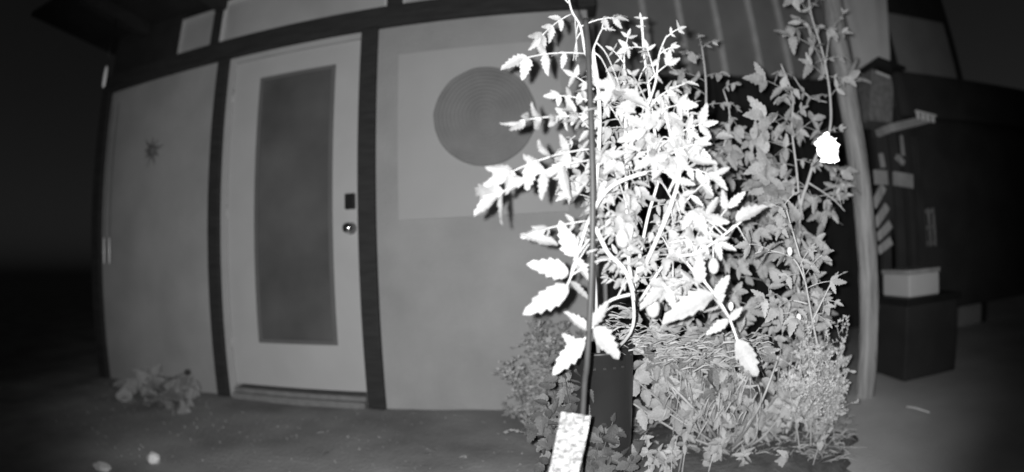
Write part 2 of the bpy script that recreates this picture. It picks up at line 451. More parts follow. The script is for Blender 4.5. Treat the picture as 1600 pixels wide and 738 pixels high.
# basket with a bright rim
c = at(1376, 150, 2.6)
bk = thing('hooded_basket', c, 'dull woven box with a bright slanting lid strip above the rack', 'basket')
a, b = at(1362, 108, 2.6), at(1396, 121, 2.6)
d1, d2 = at(1358, 188, 2.6), at(1394, 192, 2.6)
o_ = Vector((0, .2, 0))
MB().add([a, b, d2, d1, a + o_, b + o_, d2 + o_, d1 + o_], [(3, 2, 1, 0), (4, 5, 6, 7), (0, 1, 5, 4), (1, 2, 6, 5), (2, 3, 7, 6), (3, 0, 4, 7)]).build('side', 'wicker', bk)
MB().beam(at(1356, 101, 2.58), at(1398, 116, 2.58), .25, .018, .003).build('lid', 'black_plastic', bk)
MB().beam(at(1369, 112.5, 2.54), at(1390, 121, 2.54), .012, .014, .002).build('lid_strip', 'flower_mat', bk)
# dark rounded chair back / cover at the edge, stretched right to keep that side dark
c = at(1440, 145, 2.5)
cv = thing('dark_cover', at(1440, 600, 2.5), 'tall black rounded cover at the right edge, made wide to keep that side dark', 'cover')
MB().box(c.x - .18, c.x + 1.6, 2.52, 2.6, c.z - .16, c.z + .15, .045).build('hood', 'night_black', cv)
x0 = wx(1428, 320, 2.62)
MB().box(x0, x0 + 2.2, 2.66, 2.75, .3, c.z - .05, .02).build('body', 'night_black', cv)
bx = wx(1384, 60, 3.4)
sc2 = thing('privacy_screen', (bx + .3, 3.4, 0), 'plain grey screen behind the black cover, top right', 'screen')
zt = wz(1420, 26, 3.4)
MB().box(bx, bx + .92, 3.4, 3.43, .0, zt).build('panel', 'fence_sheet', sc2)
MB().box(bx - .02, bx + .9, 3.36, 3.5, zt + .001, zt + .9, .006).build('header', 'night_black', sc2)
for x in (bx + .02, bx + .88):
    MB().box(x - .03, x + .03, 3.37, 3.399, -.02, zt - .002, .004).build('stud', 'dark_timber', sc2)
lc = at(1452, 355, 2.56)
lt = thing('lattice_crate', at(1452, 395, 2.56), 'faint grey lattice crate against the black cover above the white tub', 'crate')
for k in range(4):
    MB().box(lc.x - .05 + k * .045, lc.x - .035 + k * .045, 2.60, 2.615, lc.z - .12, lc.z + .12, .002).build('slat', 'wicker', lt)
for k in range(3):
    MB().box(lc.x - .06, lc.x + .11, 2.616, 2.63, lc.z - .11 + k * .1, lc.z - .09 + k * .1, .002).build('rail', 'wicker', lt)
# tub on a dark bin
p, q = at(1421, 466, 2.2), at(1500, 466, 2.2)
bz = at(1421, 426, 2.2).z
bn = thing('storage_bin', (p.x, 2.3, 0), 'black storage bin at the right edge under the white tub', 'bin')
MB().box(p.x - .02, q.x - .02, 2.2, 2.6, .03, p.z - .042, .012).build('body', 'dark_board', bn)
MB().box(p.x - .03, q.x - .01, 2.18, 2.62, p.z - .04, p.z - .001, .008).build('lid', 'black_plastic', bn)
tb = thing('white_tub', (p.x + .1, 2.35, p.z), 'small white tub on top of the black storage bin', 'tub')
MB().box(p.x, p.x + .24, 2.2, 2.45, p.z + .001, bz - .012, .012).build('body', 'tub_white', tb)
MB().box(p.x - .006, p.x + .246, 2.194, 2.456, bz - .012, bz + .012, .006).build('rim', 'pale_wood', tb)

# ------------------------------------------------------------------ leaves
def leaflet_mesh(name, W=.30, teeth=.3, fold=.25, curl=.35, twist=.0, seed=0):
    rr = random.Random(seed)
    ts = [0, .07, .16, .24, .33, .42, .5, .59, .67, .76, .85, 1.0]
    vs = []; fs = []
    for i, t in enumerate(ts):
        w = W * (math.sin(PI * min(1, t ** .72)) ** .85 if 0 < t < 1 else .02)
        zc = -curl * t * t + .02 * math.sin(9 * t)
        row = []
        for sgn in (-1, 1):
            tooth = 1 + teeth * (0.5 if i % 2 == 0 else -.6) * rr.uniform(.6, 1.3)
            ww = max(.006, w * tooth * rr.uniform(.92, 1.1))
            xo = t + (.05 if i % 2 == 0 else -.015) * (0 < t < 1)
            z = zc + fold * ww + twist * sgn * ww * t + rr.uniform(-.012, .012)
            row.append(Vector((xo, sgn * ww, z)))
            row.append(Vector(((t + xo) / 2, sgn * ww * .5, zc + fold * ww * .62 + rr.uniform(-.008, .008))))
        vs += [row[0], row[1], Vector((t, 0, zc)), row[3], row[2]]
    for i in range(len(ts) - 1):
        for k in range(4):
            a = i * 5 + k; fs.append((a, a + 1, a + 6, a + 5))
    mb = MB().add(vs, fs, True)
    return mb
def leaf_set(prefix, m, n, **kw):
    out = []
    for i in range(n):
        rr = random.Random(i * 13 + 5)
        mb = leaflet_mesh(prefix, kw.get('W', .30) * rr.uniform(.8, 1.2), kw.get('teeth', .35), rr.uniform(.05, .5), rr.uniform(-.05, .5) if not kw.get('dry') else rr.uniform(-.9, .9), rr.uniform(-.35, .35) * (3 if kw.get('dry') else 1), i + 3)
        me = mb.mesh(prefix); me.materials.append(MATS[m]); me['n'] = i
        out.append((me, mb))
    return out
LEAF = leaf_set('leaflet', 'tomato_leaf', 12, W=.225, teeth=.26)
SHADE = leaf_set('leaflet_shade', 'shade_leaf', 10, W=.25, teeth=.2)
DRY = leaf_set('leaflet_dry', 'dry_leaf', 8, W=.2, teeth=.25, dry=True)
DULL = leaf_set('leaflet_dull', 'dull_leaf', 6)
BROAD = leaf_set('leaflet_broad', 'bean_leaf', 8, W=.36, teeth=.14)
BROADD = leaf_set('leaflet_broad_dull', 'border_leaf', 6, W=.36, teeth=.10)

def frame(o, t, nrm, size, roll=0.0):
    t = t.normalized(); s = nrm.cross(t)
    if s.length < 1e-4: s = t.orthogonal()
    s.normalize(); n = t.cross(s)
    if roll: 
        q = Matrix.Rotation(roll, 3, t); s = q @ s; n = q @ n
    return Matrix((t * size, s * size, n * size)).transposed().to_4x4(), o

class Plant:
    MAXLEAF = 296
    def __init__(s, root, kit, stemmat):
        s.root = root; s.kit = kit; s.sm = stemmat; s.n = 0; s.extra = MB(); s.stems = []
    def stem(s, pts, r0, r1, name='stem', seg=5):
        c = curve(pts, seg); s.stems.append(c)
        return MB().tube(c, r0, r1, 7, .08).build(name, s.sm, s.root)
    def place(s, leaf, M, p, name='leaflet'):
        me, mb = random.choice(s.kit)
        if s.n < s.MAXLEAF:
            o = link(name, me, None, leaf if leaf else s.root, p - (origin(leaf) if leaf else origin(s.root)))
            R = M.to_3x3(); o.scale = (R.col[0].length,) * 3; o.rotation_mode = 'QUATERNION'
            o.rotation_quaternion = Matrix((R.col[0].normalized(), R.col[1].normalized(), R.col[2].normalized())).transposed().to_quaternion()
            s.n += 1
        else:
            s.extra.add([M @ v + p for v in mb.v], mb.f, True)
    def leaf(s, A, B, pairs=3, size=1.0, lift=.18, face=.6, r=.0016, droop=.35, nup=None):
        """a compound leaf: stalk from A, tip of the end leaflet at B"""
        A, B = Vector(A), Vector(B); L = (B - A).length
        mid = A.lerp(B, .5) + Vector((0, 0, lift * L))
        def q(t): return A * (1 - t) ** 2 + mid * 2 * t * (1 - t) + B * t * t
        te = .64 if pairs <= 2 else .74 if pairs == 3 else .82
        keep = s.n < s.MAXLEAF
        lf = None
        pts = [q(te * k / 6) for k in range(7)]
        if keep:
            org = origin(s.root)
            lf = link('leaf', MB().tube(pts, r, r * .6, 5).mesh('leaf', A), s.sm, s.root, A - org)
        else: s.extra.tube(pts, r, r * .6, 5)
        tocam = (CAM - A).normalized()
        nb = (tocam * face + Vector((0, 0, 1)) * (1 - face) * .9 + Vector((random.gauss(0, .28), random.gauss(0, .28), random.gauss(0, .28)))).normalized()
        for k in range(pairs):
            t = te * (.34 + .60 * k / max(1, pairs - 1)) if pairs > 1 else te * .6
            tg = (q(t + .05) - q(t - .05)).normalized()
            sd = nb.cross(tg).normalized()
            for sg in (-1, 1):
                if random.random() < .06: continue
                a = math.radians(random.uniform(42, 78)); 
                d = tg * math.cos(a) + sd * sg * math.sin(a) + Vector((0, 0, -droop * random.uniform(.3, 1.3)))
                ln = L * size * random.uniform(.30, .44) * (.8 + .25 * k / max(1, pairs - 1))
                nn = (nb + Vector((random.gauss(0, .3), random.gauss(0, .3), random.gauss(0, .3)))).normalized()
                M, p = frame(q(t), d, nn, ln, random.gauss(0, .25)); s.place(lf, M, p)
        tg = (B - q(te)); M, p = frame(q(te), tg, nb, tg.length * 1.02, random.gauss(0, .2)); s.place(lf, M, p)
    def single(s, A, B, nrm=None, face=.7, name='leaf_blade'):
        A, B = Vector(A), Vector(B)
        n = nrm or ((CAM - A).normalized() * face + Vector((random.gauss(0, .3), random.gauss(0, .3), .4))).normalized()
        M, p = frame(A, B - A, n, (B - A).length, random.gauss(0, .2)); s.place(None, M, p, name)
    def finish(s, m):
        if s.extra.v:
            o = s.extra.build('foliage', m, s.root); o['kind'] = 'stuff'

def rnd_leaves(P, n, region, depth, lpx, pairs=2, face=.55, size=1.0, **kw):
    """leaves that spring from the nearest stem point, spread through the plant's volume"""
    pool = [p for c in P.stems for p in c]
    for _ in range(n):
        for _t in range(30):
            x = random.uniform(region[0], region[2]); y = random.uniform(region[1], region[3])
            ex = (x - (region[0] + region[2]) / 2) / ((region[2] - region[0]) / 2); ey = (y - (region[1] + region[3]) / 2) / ((region[3] - region[1]) / 2)
            if ex * ex + ey * ey < 1: break
        B = at(x, y, random.uniform(*depth))
        near = sorted(random.sample(pool, min(len(pool), 14)), key=lambda p: (p - B).length)[0]
        L = random.uniform(*lpx) / F * B.y
        d = (B - near)
        if d.length > L: A = B - d.normalized() * L
        elif d.length < L * .6: B = near + (d.normalized() if d.length > 1e-5 else Vector((1, 0, 0))) * L; A = near
        else: A = near
        P.leaf(A, B, pairs, size, random.uniform(.05, .3), face, **kw)

# ------------------------------------------------------------------ near tomato plant (bright), its stake and pot
DA = 1.0
PD = 1.42
potc = Vector((at(936, 560, PD).x, PD, 0))
pz = at(940, 552, PD - .1).z
pot = thing('plant_pot', potc, 'tall black plastic pot behind the dark stake', 'pot')
MB().lathe([(.085, 0), (.092, pz * .5), (.098, pz - .012), (.101, pz - .010), (.101, pz), (.094, pz), (.09, pz - .03), (.0, pz - .035)], potc, 32).build('body', 'pot_mat', pot)
for k in range(5):
    a = math.radians(-118 + 16 * k)
    p = potc + Vector((.0985 * math.cos(a), .0985 * math.sin(a), pz - .045))
    MB().box(p.x - .004, p.x + .004, p.y - .003, p.y + .004, p.z - .002, p.z + .003).build('rim_glint', 'chrome', pot)  # small chrome boxes stand in for glints along the pot rim
sk = [Vector((at(912, 640, 1.0).x - .03, 1.0, -.02)), at(911, 640, .985), at(917, 570, .97), at(922, 480, .955), at(925, 400, .945), at(926, 300, .94), at(923, 180, .94), at(919, 90, .95), at(915, 30, .96)]
stake = thing('plant_stake', sk[0], 'slim dark upright stake through the near bright tomato plant', 'stake')
MB().tube(curve(sk, 4), .0060, .0056, 10, .03).build('rod', 'stake_mat', stake)
for p in (sk[4], sk[6]):
    MB().tube([p + Vector((.010 * math.cos(a), .010 * math.sin(a), .002 * a)) for a in [k * PI / 6 for k in range(13)]], .0013, n=5).build('tie', 'straw', stake)

A = Plant(thing('tomato_plant', Vector((potc.x, potc.y, pz - .05)), 'nearest tomato plant, glaring white leaves and stems, tied to the dark stake', 'plant', 'tomato plants in the bed'), LEAF, 'tomato_stem')
def P_(pts, d): return [at(x, y, (d if not isinstance(d, (list, tuple)) else d[0] + (d[1] - d[0]) * i / (len(pts) - 1))) for i, (x, y) in enumerate(pts)]
base = Vector((potc.x, potc.y, pz - .05))
A.stem([base, at(932, 500, 1.16)] + P_([(928, 430), (926, 370), (928, 320), (934, 255), (937, 190), (934, 130), (928, 90)], [1.08, .98]), .0058, .0036)
A.stem(P_([(934, 140), (926, 88), (933, 62), (941, 45)], .97), .0024, .0012)
A.stem(P_([(928, 110), (915, 84), (907, 42), (893, 16), (885, -20)], .98), .0032, .0022)
A.stem([base] + P_([(985, 520), (990, 460), (1000, 400), (1012, 340), (1030, 270), (1022, 200), (1014, 140), (1006, 80), (1003, 30)], [1.2, 1.0]), .0046, .0028)
A.stem(P_([(990, 470), (982, 400), (979, 320), (978, 230), (976, 150), (975, 85)], 1.05), .0045, .0022)
A.stem(P_([(918, 350), (935, 315), (955, 292), (985, 277), (1010, 270)], .97), .0042, .0035)
A.stem([at(1000, 430, 1.08)] + P_([(1045, 330), (1062, 265), (1050, 220), (1040, 180)], .98), .0052, .0026)
A.stem([at(1000, 470, 1.1)] + P_([(1050, 400), (1085, 425), (1115, 458), (1138, 495), (1152, 532)], [1.05, .95]), .0036, .0022)
A.stem(P_([(930, 355), (950, 395), (975, 420), (990, 455)], .96), .0044, .0034)
A.stem(P_([(1060, 400), (1090, 395), (1130, 368), (1160, 345)], .98), .003, .0018)
A.stem(P_([(985, 460), (950, 472), (930, 505), (910, 535)], .97), .003, .0018)
A.stem(P_([(1010, 170), (1024, 130), (1030, 85), (1042, 55)], .98), .0028, .0016)
A.stem(P_([(1045, 300), (1075, 230), (1085, 190)], 1.0), .003, .0018)
def lf(x0, y0, x1, y1, d0=.97, d1=.93, **k): A.leaf(at(x0, y0, d0), at(x1, y1, d1), **k)
lf(915, 84, 783, 103, .98, .93, pairs=3, lift=.12, face=.8, size=.62, droop=.8)
lf(893, 22, 828, 78, .98, .95, pairs=3, lift=.15, face=.7, size=.7)
lf(907, 42, 982, 30, .98, .95, pairs=3, lift=.2, face=.7, size=.75)
lf(888, 5, 858, -20, .98, .96, pairs=1, face=.7, size=.8)
lf(941, 45, 962, 48, .97, .97, pairs=2, size=.7)
lf(941, 45, 945, 25, .97, .97, pairs=1, size=.7)
lf(937, 186, 783, 196, .97, .90, pairs=4, lift=.1, face=.75, size=.62, droop=.3)
lf(934, 232, 758, 291, .97, .90, pairs=4, lift=.12, face=.8, size=.62, droop=.4)
lf(932, 250, 740, 333, .97, .88, pairs=4, lift=.16, face=.9, size=.72, droop=.75)
lf(928, 140, 880, 110, .97, .95, pairs=2, lift=.1, face=.7, size=.8)
lf(930, 160, 850, 150, .98, .96, pairs=3, lift=.1, face=.6, size=.6)
lf(918, 345, 813, 370, .97, .92, pairs=2, lift=.05, face=.9, size=.55)
A.stem(P_([(920, 342), (905, 390), (893, 430), (884, 450)], .95), .0022, .0014, 'leaf_stalk')
A.single(at(872, 383, .95), at(811, 369, .92)); A.single(at(900, 400, .95), at(872, 350, .93)); A.single(at(888, 428, .95), at(830, 409, .92)); A.single(at(888, 448, .95), at(816, 492, .91))
A.single(at(895, 405, .96), at(925, 430, .95)); A.single(at(890, 440, .96), at(925, 465, .95))
A.single(at(912, 530, .95), at(864, 587, .92)); A.single(at(928, 512, .95), at(970, 558, .93)); A.single(at(918, 516, .96), at(884, 486, .95)); A.single(at(925, 510, .96), at(950, 470, .95)); A.single(at(905, 545, .96), at(878, 520, .97))
lf(1003, 50, 1000, 20, .99, .97, pairs=2, size=.9, face=.7)
lf(1005, 75, 965, 83, .99, .96, pairs=2, size=.8, face=.7)
lf(1042, 58, 1072, 42, .98, .95, pairs=2, size=.9, face=.7)
lf(1030, 85, 1062, 72, .98, .95, pairs=2, size=.8)
lf(1024, 120, 1005, 60, .98, .96, pairs=2, size=.8)
lf(1020, 180, 1088, 165, 1., .93, pairs=2, size=.85, face=.8)
lf(1018, 165, 1060, 135, 1., .95, pairs=2, size=.9, face=.8)
lf(1012, 130, 1062, 92, .99, .95, pairs=2, size=.9, face=.7)
lf(1018, 160, 1090, 128, 1., .95, pairs=3, size=.75, face=.7)
lf(1030, 230, 1122, 190, 1., .95, pairs=3, size=.75, face=.7)
lf(976, 100, 948, 72, 1.03, 1.0, pairs=2, size=.9, face=.7)
lf(976, 85, 985, 45, 1.03, 1.0, pairs=2, size=.9, face=.7)
lf(977, 130, 950, 120, 1.03, 1.0, pairs=2, size=.9, face=.7)
lf(1060, 330, 1140, 262, 1., .95, pairs=3, size=.75, face=.7)
lf(1045, 380, 1150, 392, 1., .95, pairs=3, size=.7, face=.7)
lf(1050, 240, 1112, 226, .98, .93, pairs=2, size=.8, face=.8)
lf(1075, 240, 1110, 215, .98, .94, pairs=1, size=.8, face=.8)
lf(1090, 395, 1165, 300, .98, .93, pairs=2, size=.6, face=.8)
A.single(at(1150, 345, .95), at(1194, 313, .92)); 
lf(1062, 265, 1132, 285, 1., .95, pairs=2, size=.8, face=.8)
A.single(at(1152, 530, .95), at(1184, 590, .93)); A.single(at(1138, 500, .95), at(1105, 520, .93)); A.single(at(1140, 500, .95), at(1160, 480, .94)); A.single(at(1115, 460, .96), at(1035, 492, .94)); A.single(at(1118, 462, .96), at(1140, 430, .95))
lf(1100, 440, 1000, 475, 1.02, .96, pairs=2, size=.7, face=.8)
# the dense middle of the plant
rnd_leaves(A, 24, (885, 105, 1115, 300), (.97, 1.05), (55, 110), 3, .65, .8)
rnd_leaves(A, 9, (930, 130, 1110, 310), (.95, 1.02), (80, 130), 2, .7, 1.1)
rnd_leaves(A, 7, (930, 300, 1100, 440), (.95, 1.02), (70, 115), 2, .7, 1.1)
rnd_leaves(A, 20, (900, 290, 1125, 470), (.97, 1.08), (55, 105), 3, .65, .8)
hub_ = at(1005, 320, 1.02)
for k in range(56):               # bare leaf stalks and side shoots between the leaves
    c = random.choice(A.stems); p = c[int(random.uniform(.2, .9) * (len(c) - 1))]
    e = p + right * random.gauss(0, .04) + up * random.uniform(-.04, .06) + fwd * random.uniform(-.05, .03)
    e = e.lerp(hub_, random.uniform(.1, .35))
    if (e - p).length > .1: e = p + (e - p).normalized() * .1
    MB().tube(curve([p, p.lerp(e, .5) + Vector((0, 0, random.uniform(.005, .02))), e - Vector((0, 0, .006))], 4), .0016, .0006, 5).build('side_shoot', 'tomato_stem', A.root)
rnd_leaves(A, 34, (895, 100, 1130, 480), (1.0, 1.2), (45, 95), 3, .5, .85)
rnd_leaves(A, 26, (900, 130, 1110, 480), (1.08, 1.3), (45, 85), 2, .4)
rnd_leaves(A, 12, (840, 190, 960, 340), (.99, 1.1), (50, 90), 2, .5)
# plum shaped fruit hanging low
for (x, y, d, r) in ((1052, 452, 1.05, .02), (1115, 415, 1.0, .012), (972, 372, 1.0, .014), (1020, 480, 1.05, .016)):
    c = at(x, y, d)
    o = MB().lathe([(.002, r * 1.3), (r * .55, r * 1.15), (r * .95, r * .3), (r, -.2 * r), (r * .8, -r), (r * .35, -r * 1.4), (.001, -r * 1.5)], c, 14).build('tomato', 'fruit', A.root)
    MB().tube([c + Vector((0, 0, r * 1.3)), c + Vector((.004, .01, r * 1.3 + .03))], .0014, n=5).build('stalk', 'tomato_stem', o)
A.finish('tomato_leaf')

# ------------------------------------------------------------------ farther tomato plants
def tomato(label, base_px, kit=LEAF, sm='tomato_stem', y=None):
    g = on_ground(*base_px) if y is None else Vector((at(base_px[0], base_px[1], y).x, y, 0))
    return Plant(thing('tomato_plant', g, label, 'plant', 'tomato plants in the bed'), kit, sm), g
B, g = tomato('slender grey tomato plant rising behind the glaring one, tip against the battened fence', (1105, 700), SHADE, 'tomato_stem', 1.85)
d = 1.85
B.stem([g] + P_([(1110, 520), (1105, 400), (1100, 300), (1102, 200), (1103, 130), (1096, 70)], d), .009, .003)
B.stem(P_([(1102, 280), (1130, 230), (1140, 180), (1130, 140)], d), .005, .003)
B.stem(P_([(1108, 420), (1160, 330), (1185, 250), (1190, 190)], d), .006, .003)
def lb(P, x0, y0, x1, y1, d=d, **k): P.leaf(at(x0, y0, d), at(x1, y1, d - random.uniform(.02, .12)), **k)
for a in ((1097, 75, 1125, 62), (1097, 75, 1090, 50), (1100, 95, 1062, 82), (1103, 120, 1140, 118), (1103, 128, 1045, 112), (1104, 150, 1060, 130), (1104, 165, 1142, 165), (1103, 185, 1065, 190), (1130, 140, 1158, 130), (1135, 160, 1160, 175), (1140, 180, 1160, 215), (1138, 190, 1118, 220), (1190, 195, 1170, 170), (1190, 195, 1222, 218), (1190, 220, 1160, 230), (1186, 250, 1215, 265)):
    lb(B, *a, pairs=2, size=.8, face=.6, droop=.6)
rnd_leaves(B, 32, (1070, 190, 1240, 420), (1.6, 1.95), (55, 95), 2, .6, .95)
rnd_leaves(B, 34, (1060, 380, 1240, 590), (1.6, 1.95), (55, 90), 2, .6, .95)
rnd_leaves(B, 40, (1080, 250, 1240, 500), (1.75, 2.1), (50, 85), 2, .6, .95)
B.finish('shade_leaf')

C, g = tomato('tall grey tomato plant with a bright white bloom, beside the leaning post', (1260, 690), SHADE, 'tomato_stem', 1.75)
d = 1.75
C.stem([g] + P_([(1258, 560), (1246, 430), (1250, 330), (1262, 285), (1275, 245), (1296, 205), (1297, 150), (1286, 85), (1268, 25), (1262, -20)], d), .009, .0035)
C.stem(P_([(1250, 330), (1244, 260), (1237, 200), (1238, 150), (1220, 100)], d), .005, .003)
C.stem(P_([(1292, 160), (1262, 150), (1240, 120)], d), .003, .002)
C.stem(P_([(1290, 100), (1296, 60), (1310, 30)], d), .003, .002)
C.stem(P_([(1262, 285), (1300, 310), (1320, 330)], d), .004, .002)
for a in ((1286, 85, 1208, 50), (1280, 65, 1235, 25), (1268, 25, 1240, -5), (1266, 15, 1290, -8), (1296, 60, 1332, 52), (1310, 35, 1325, 15), (1297, 130, 1250, 92), (1240, 120, 1205, 118), (1297, 150, 1258, 158), (1238, 150, 1168, 122), (1237, 190, 1262, 165), (1240, 215, 1290, 180), (1237, 210, 1168, 178), (1242, 240, 1170, 222), (1244, 260, 1165, 270), (1244, 250, 1285, 265), (1297, 205, 1322, 200), (1297, 120, 1330, 130), (1298, 150, 1345, 112), (1275, 45, 1225, 55), (1272, 40, 1310, 60), (1290, 110, 1262, 60), (1262, -10, 1225, 8), (1288, 95, 1330, 90), (1238, 150, 1215, 165), (1265, 150, 1225, 142), (1300, 310, 1335, 290)):
    lb(C, *a, d=d, pairs=2, size=.8, face=.65, droop=.5)
rnd_leaves(C, 30, (1160, 190, 1335, 400), (1.6, 1.9), (60, 105), 2, .6, .95)
rnd_leaves(C, 34, (1200, 330, 1335, 560), (1.55, 1.9), (50, 90), 2, .6, .95)
# the bloom: ruffled petals facing the lens
bc = at(1292, 233, 1.0)
bl = link('bloom', MB().tube([bc + Vector((.0, .05, .01)), bc], .002, .004, 6).mesh('bloom', bc), 'tomato_stem', C.root, bc - origin(C.root))
for k in range(8):
    a = 2 * PI * k / 5 + .3 + (.6 if k > 4 else 0); big = 1 if k < 5 else .7
    dd = right * math.cos(a) + up * math.sin(a) - fwd * (.15 if k < 5 else .6); sd = (right * -math.sin(a) + up * math.cos(a))
    vs = []; fs = []; ni, nj = 7, 8
    for i in range(ni + 1):
        t = i / ni
        for j in range(nj + 1):
            q = j / nj * 2 - 1
            w = .026 * big * math.sin(PI * (.08 + .74 * t)) * q
            rad = .038 * big * t * (1 - .22 * q * q * t) + .0012 * math.sin(q * 9 + k) * t
            vs.append(bc + dd * rad + sd * w - fwd * (.006 * math.cos(q * 5 + k) * t * t + .0012 * k - .004 * t * t))
    for i in range(ni):
        for j in range(nj):
            q = i * (nj + 1) + j; fs.append((q, q + 1, q + nj + 2, q + nj + 1))
    MB().add(vs, fs, True).build('petal', 'flower_mat', bl)
C.stem([at(1270, 260, 1.6), at(1280, 250, 1.3), at(1290, 238, 1.05)], .002, .0015, 'bloom_stalk')
C.finish('shade_leaf')

D, g = tomato('short bright tomato plant low on the right, thin stem forked and budding', (1300, 700), LEAF, 'tomato_stem', 1.78)
d = 1.42
D.stem([g, at(1296, 640, 1.7), at(1286, 590, 1.6)] + P_([(1279, 548), (1270, 505), (1262, 460), (1252, 410), (1238, 360), (1226, 318)], [1.5, 1.42]), .0045, .0022)
D.stem(P_([(1270, 500), (1285, 470), (1300, 440), (1310, 425)], d), .003, .0016)
D.stem(P_([(1258, 440), (1240, 405), (1205, 392), (1180, 396)], d), .0028, .0014)
D.stem(P_([(1262, 475), (1235, 470), (1215, 482), (1205, 498)], d), .0028, .0014)
for a in ((1240, 405, 1176, 402), (1226, 320, 1206, 335), (1226, 320, 1248, 300), (1236, 350, 1212, 370), (1205, 392, 1150, 385), (1240, 470, 1200, 500), (1250, 480, 1235, 520), (1262, 450, 1322, 442), (1258, 430, 1300, 390), (1300, 440, 1325, 425), (1285, 470, 1318, 478), (1270, 490, 1300, 512), (1215, 480, 1180, 470), (1252, 410, 1275, 385)):
    lb(D, *a, d=d, pairs=2, size=.8, face=.75, droop=.4)
rnd_leaves(D, 10, (1180, 400, 1320, 540), (1.35, 1.5), (45, 75), 2, .7)
for (x, y) in ((1248, 496), (1142, 478), (1234, 392)):
    c = at(x, y, d - .05); MB().lathe([(.001, .012), (.007, .008), (.009, -.002), (.006, -.011), (.001, -.016)], c, 10).build('bud', 'flower_mat', D.root)
D.finish('tomato_leaf')

# ------------------------------------------------------------------ low plants
soil = tag(MB().blob((at(1100, 700, 1.75).x + .05, 1.78, -.02), (.62, .42, .10), .25, 5, 2, 4).build('soil', 'soil_mat'), kind='structure')
def low(name, label, cat, base, kit, sm): return Plant(thing(name, base, label, cat), kit, sm)

# broad leaved plant
g = on_ground(1140, 715); g.z = .03
Bn = low('bean_plant', 'broad leaved plant with fanning bare stems at the foot of the bed', 'plant', g, BROAD, 'shade_leaf')
for tip in ((990, 590), (1015, 570), (1060, 560), (1090, 520), (1125, 560), (1165, 575), (1205, 560), (1245, 540), (1040, 640), (985, 625), (1215, 640), (1175, 640)):
    dd = g.y - random.uniform(.0, .2)
    m = at((tip[0] + 1145) / 2 + random.uniform(-8, 8), (tip[1] + 715) / 2, dd)
    e = at(tip[0], tip[1], dd - .05)
    Bn.stem([g + Vector((random.uniform(-.03, .03), random.uniform(-.03, .03), 0)), m - fwd * .06, e - fwd * .04], .0062, .0026)
    for k in range(5):
        o = e + (m - e) * random.uniform(0, .7)
        a = random.uniform(0, 2 * PI); L = random.uniform(.05, .085)
        Bn.single(o, o + right * math.cos(a) * L + up * math.sin(a) * L * .8 - fwd * random.uniform(-.02, .03))
for (x, y, x2, y2) in ((1000, 605, 955, 615), (1005, 610, 1020, 645), (990, 575, 1012, 560), (1030, 590, 1010, 560), (1030, 600, 1072, 588), (975, 640, 960, 670), (1000, 640, 1010, 690)):
    Bn.single(at(x, y, 1.5), at((x + 2 * x2) / 3, (y + 2 * y2) / 3, 1.47))
Bn.finish('shade_leaf')

# withered drooping leaves through the lower bed, and a leafy filler plant
g = on_ground(1100, 712); g.z = .03
Wt = low('withered_plant', 'withered plant with curled drooping dry leaves low in the bed', 'plant', g, DRY, 'straw')
for k in range(12):
    e = at(random.uniform(1010, 1230), random.uniform(520, 600), random.uniform(1.42, 1.55))
    Wt.stem([g + Vector((random.uniform(-.05, .05), random.uniform(-.04, .04), 0)), g.lerp(e, .5) + Vector((0, .02, .05)), e], .0035, .0015)
pool = [p for c in Wt.stems for p in c[4:]]
for k in range(270):
    o = random.choice(pool) + Vector((random.gauss(0, .03), random.gauss(0, .03), random.gauss(0, .02)))
    L = random.uniform(.03, .075)
    Wt.single(o, o + Vector((random.gauss(0, .5), random.gauss(0, .4), random.uniform(-1.1, .15))).normalized() * L)
Wt.finish('dry_leaf')
g = on_ground(1200, 716); g.z = .03
Ey = low('leafy_herb', 'dense grey leafy herb filling the middle of the bed below the tomatoes', 'plant', g, SHADE, 'shade_leaf')
for k in range(14):
    e = at(random.uniform(1000, 1325), random.uniform(470, 640), random.uniform(1.55, 1.8))
    Ey.stem([g + Vector((random.uniform(-.2, .1), random.uniform(-.02, .1), 0)), g.lerp(e, .5) + Vector((0, 0, .04)), e], .003, .0014)
pool = [p for c in Ey.stems for p in c[3:]]
for k in range(560):
    o = random.choice(pool) + Vector((random.gauss(0, .035), random.gauss(0, .03), random.gauss(0, .02)))
    L = random.uniform(.025, .06)
    Ey.single(o, o + (right * random.gauss(0, 1) + up * random.gauss(0, .8) - fwd * random.uniform(-.2, .5)).normalized() * L)
for k in range(16):
    e = at(random.uniform(985, 1325), random.uniform(650, 728), random.uniform(1.42, 1.55)); b0 = Vector((e.x + random.uniform(-.04, .04), e.y + random.uniform(.03, .12), .02))
    Ey.stem([b0, b0.lerp(e, .6) + Vector((0, 0, .03)), e], .0026, .0012)
    c = Ey.stems[-1]
    for i in range(11):
        o = c[int(random.uniform(.3, 1) * (len(c) - 1))]
        Ey.single(o, o + (right * random.gauss(0, 1) + up * random.gauss(0, .8) - fwd * random.uniform(-.2, .5)).normalized() * random.uniform(.02, .045))
Ey.finish('shade_leaf')

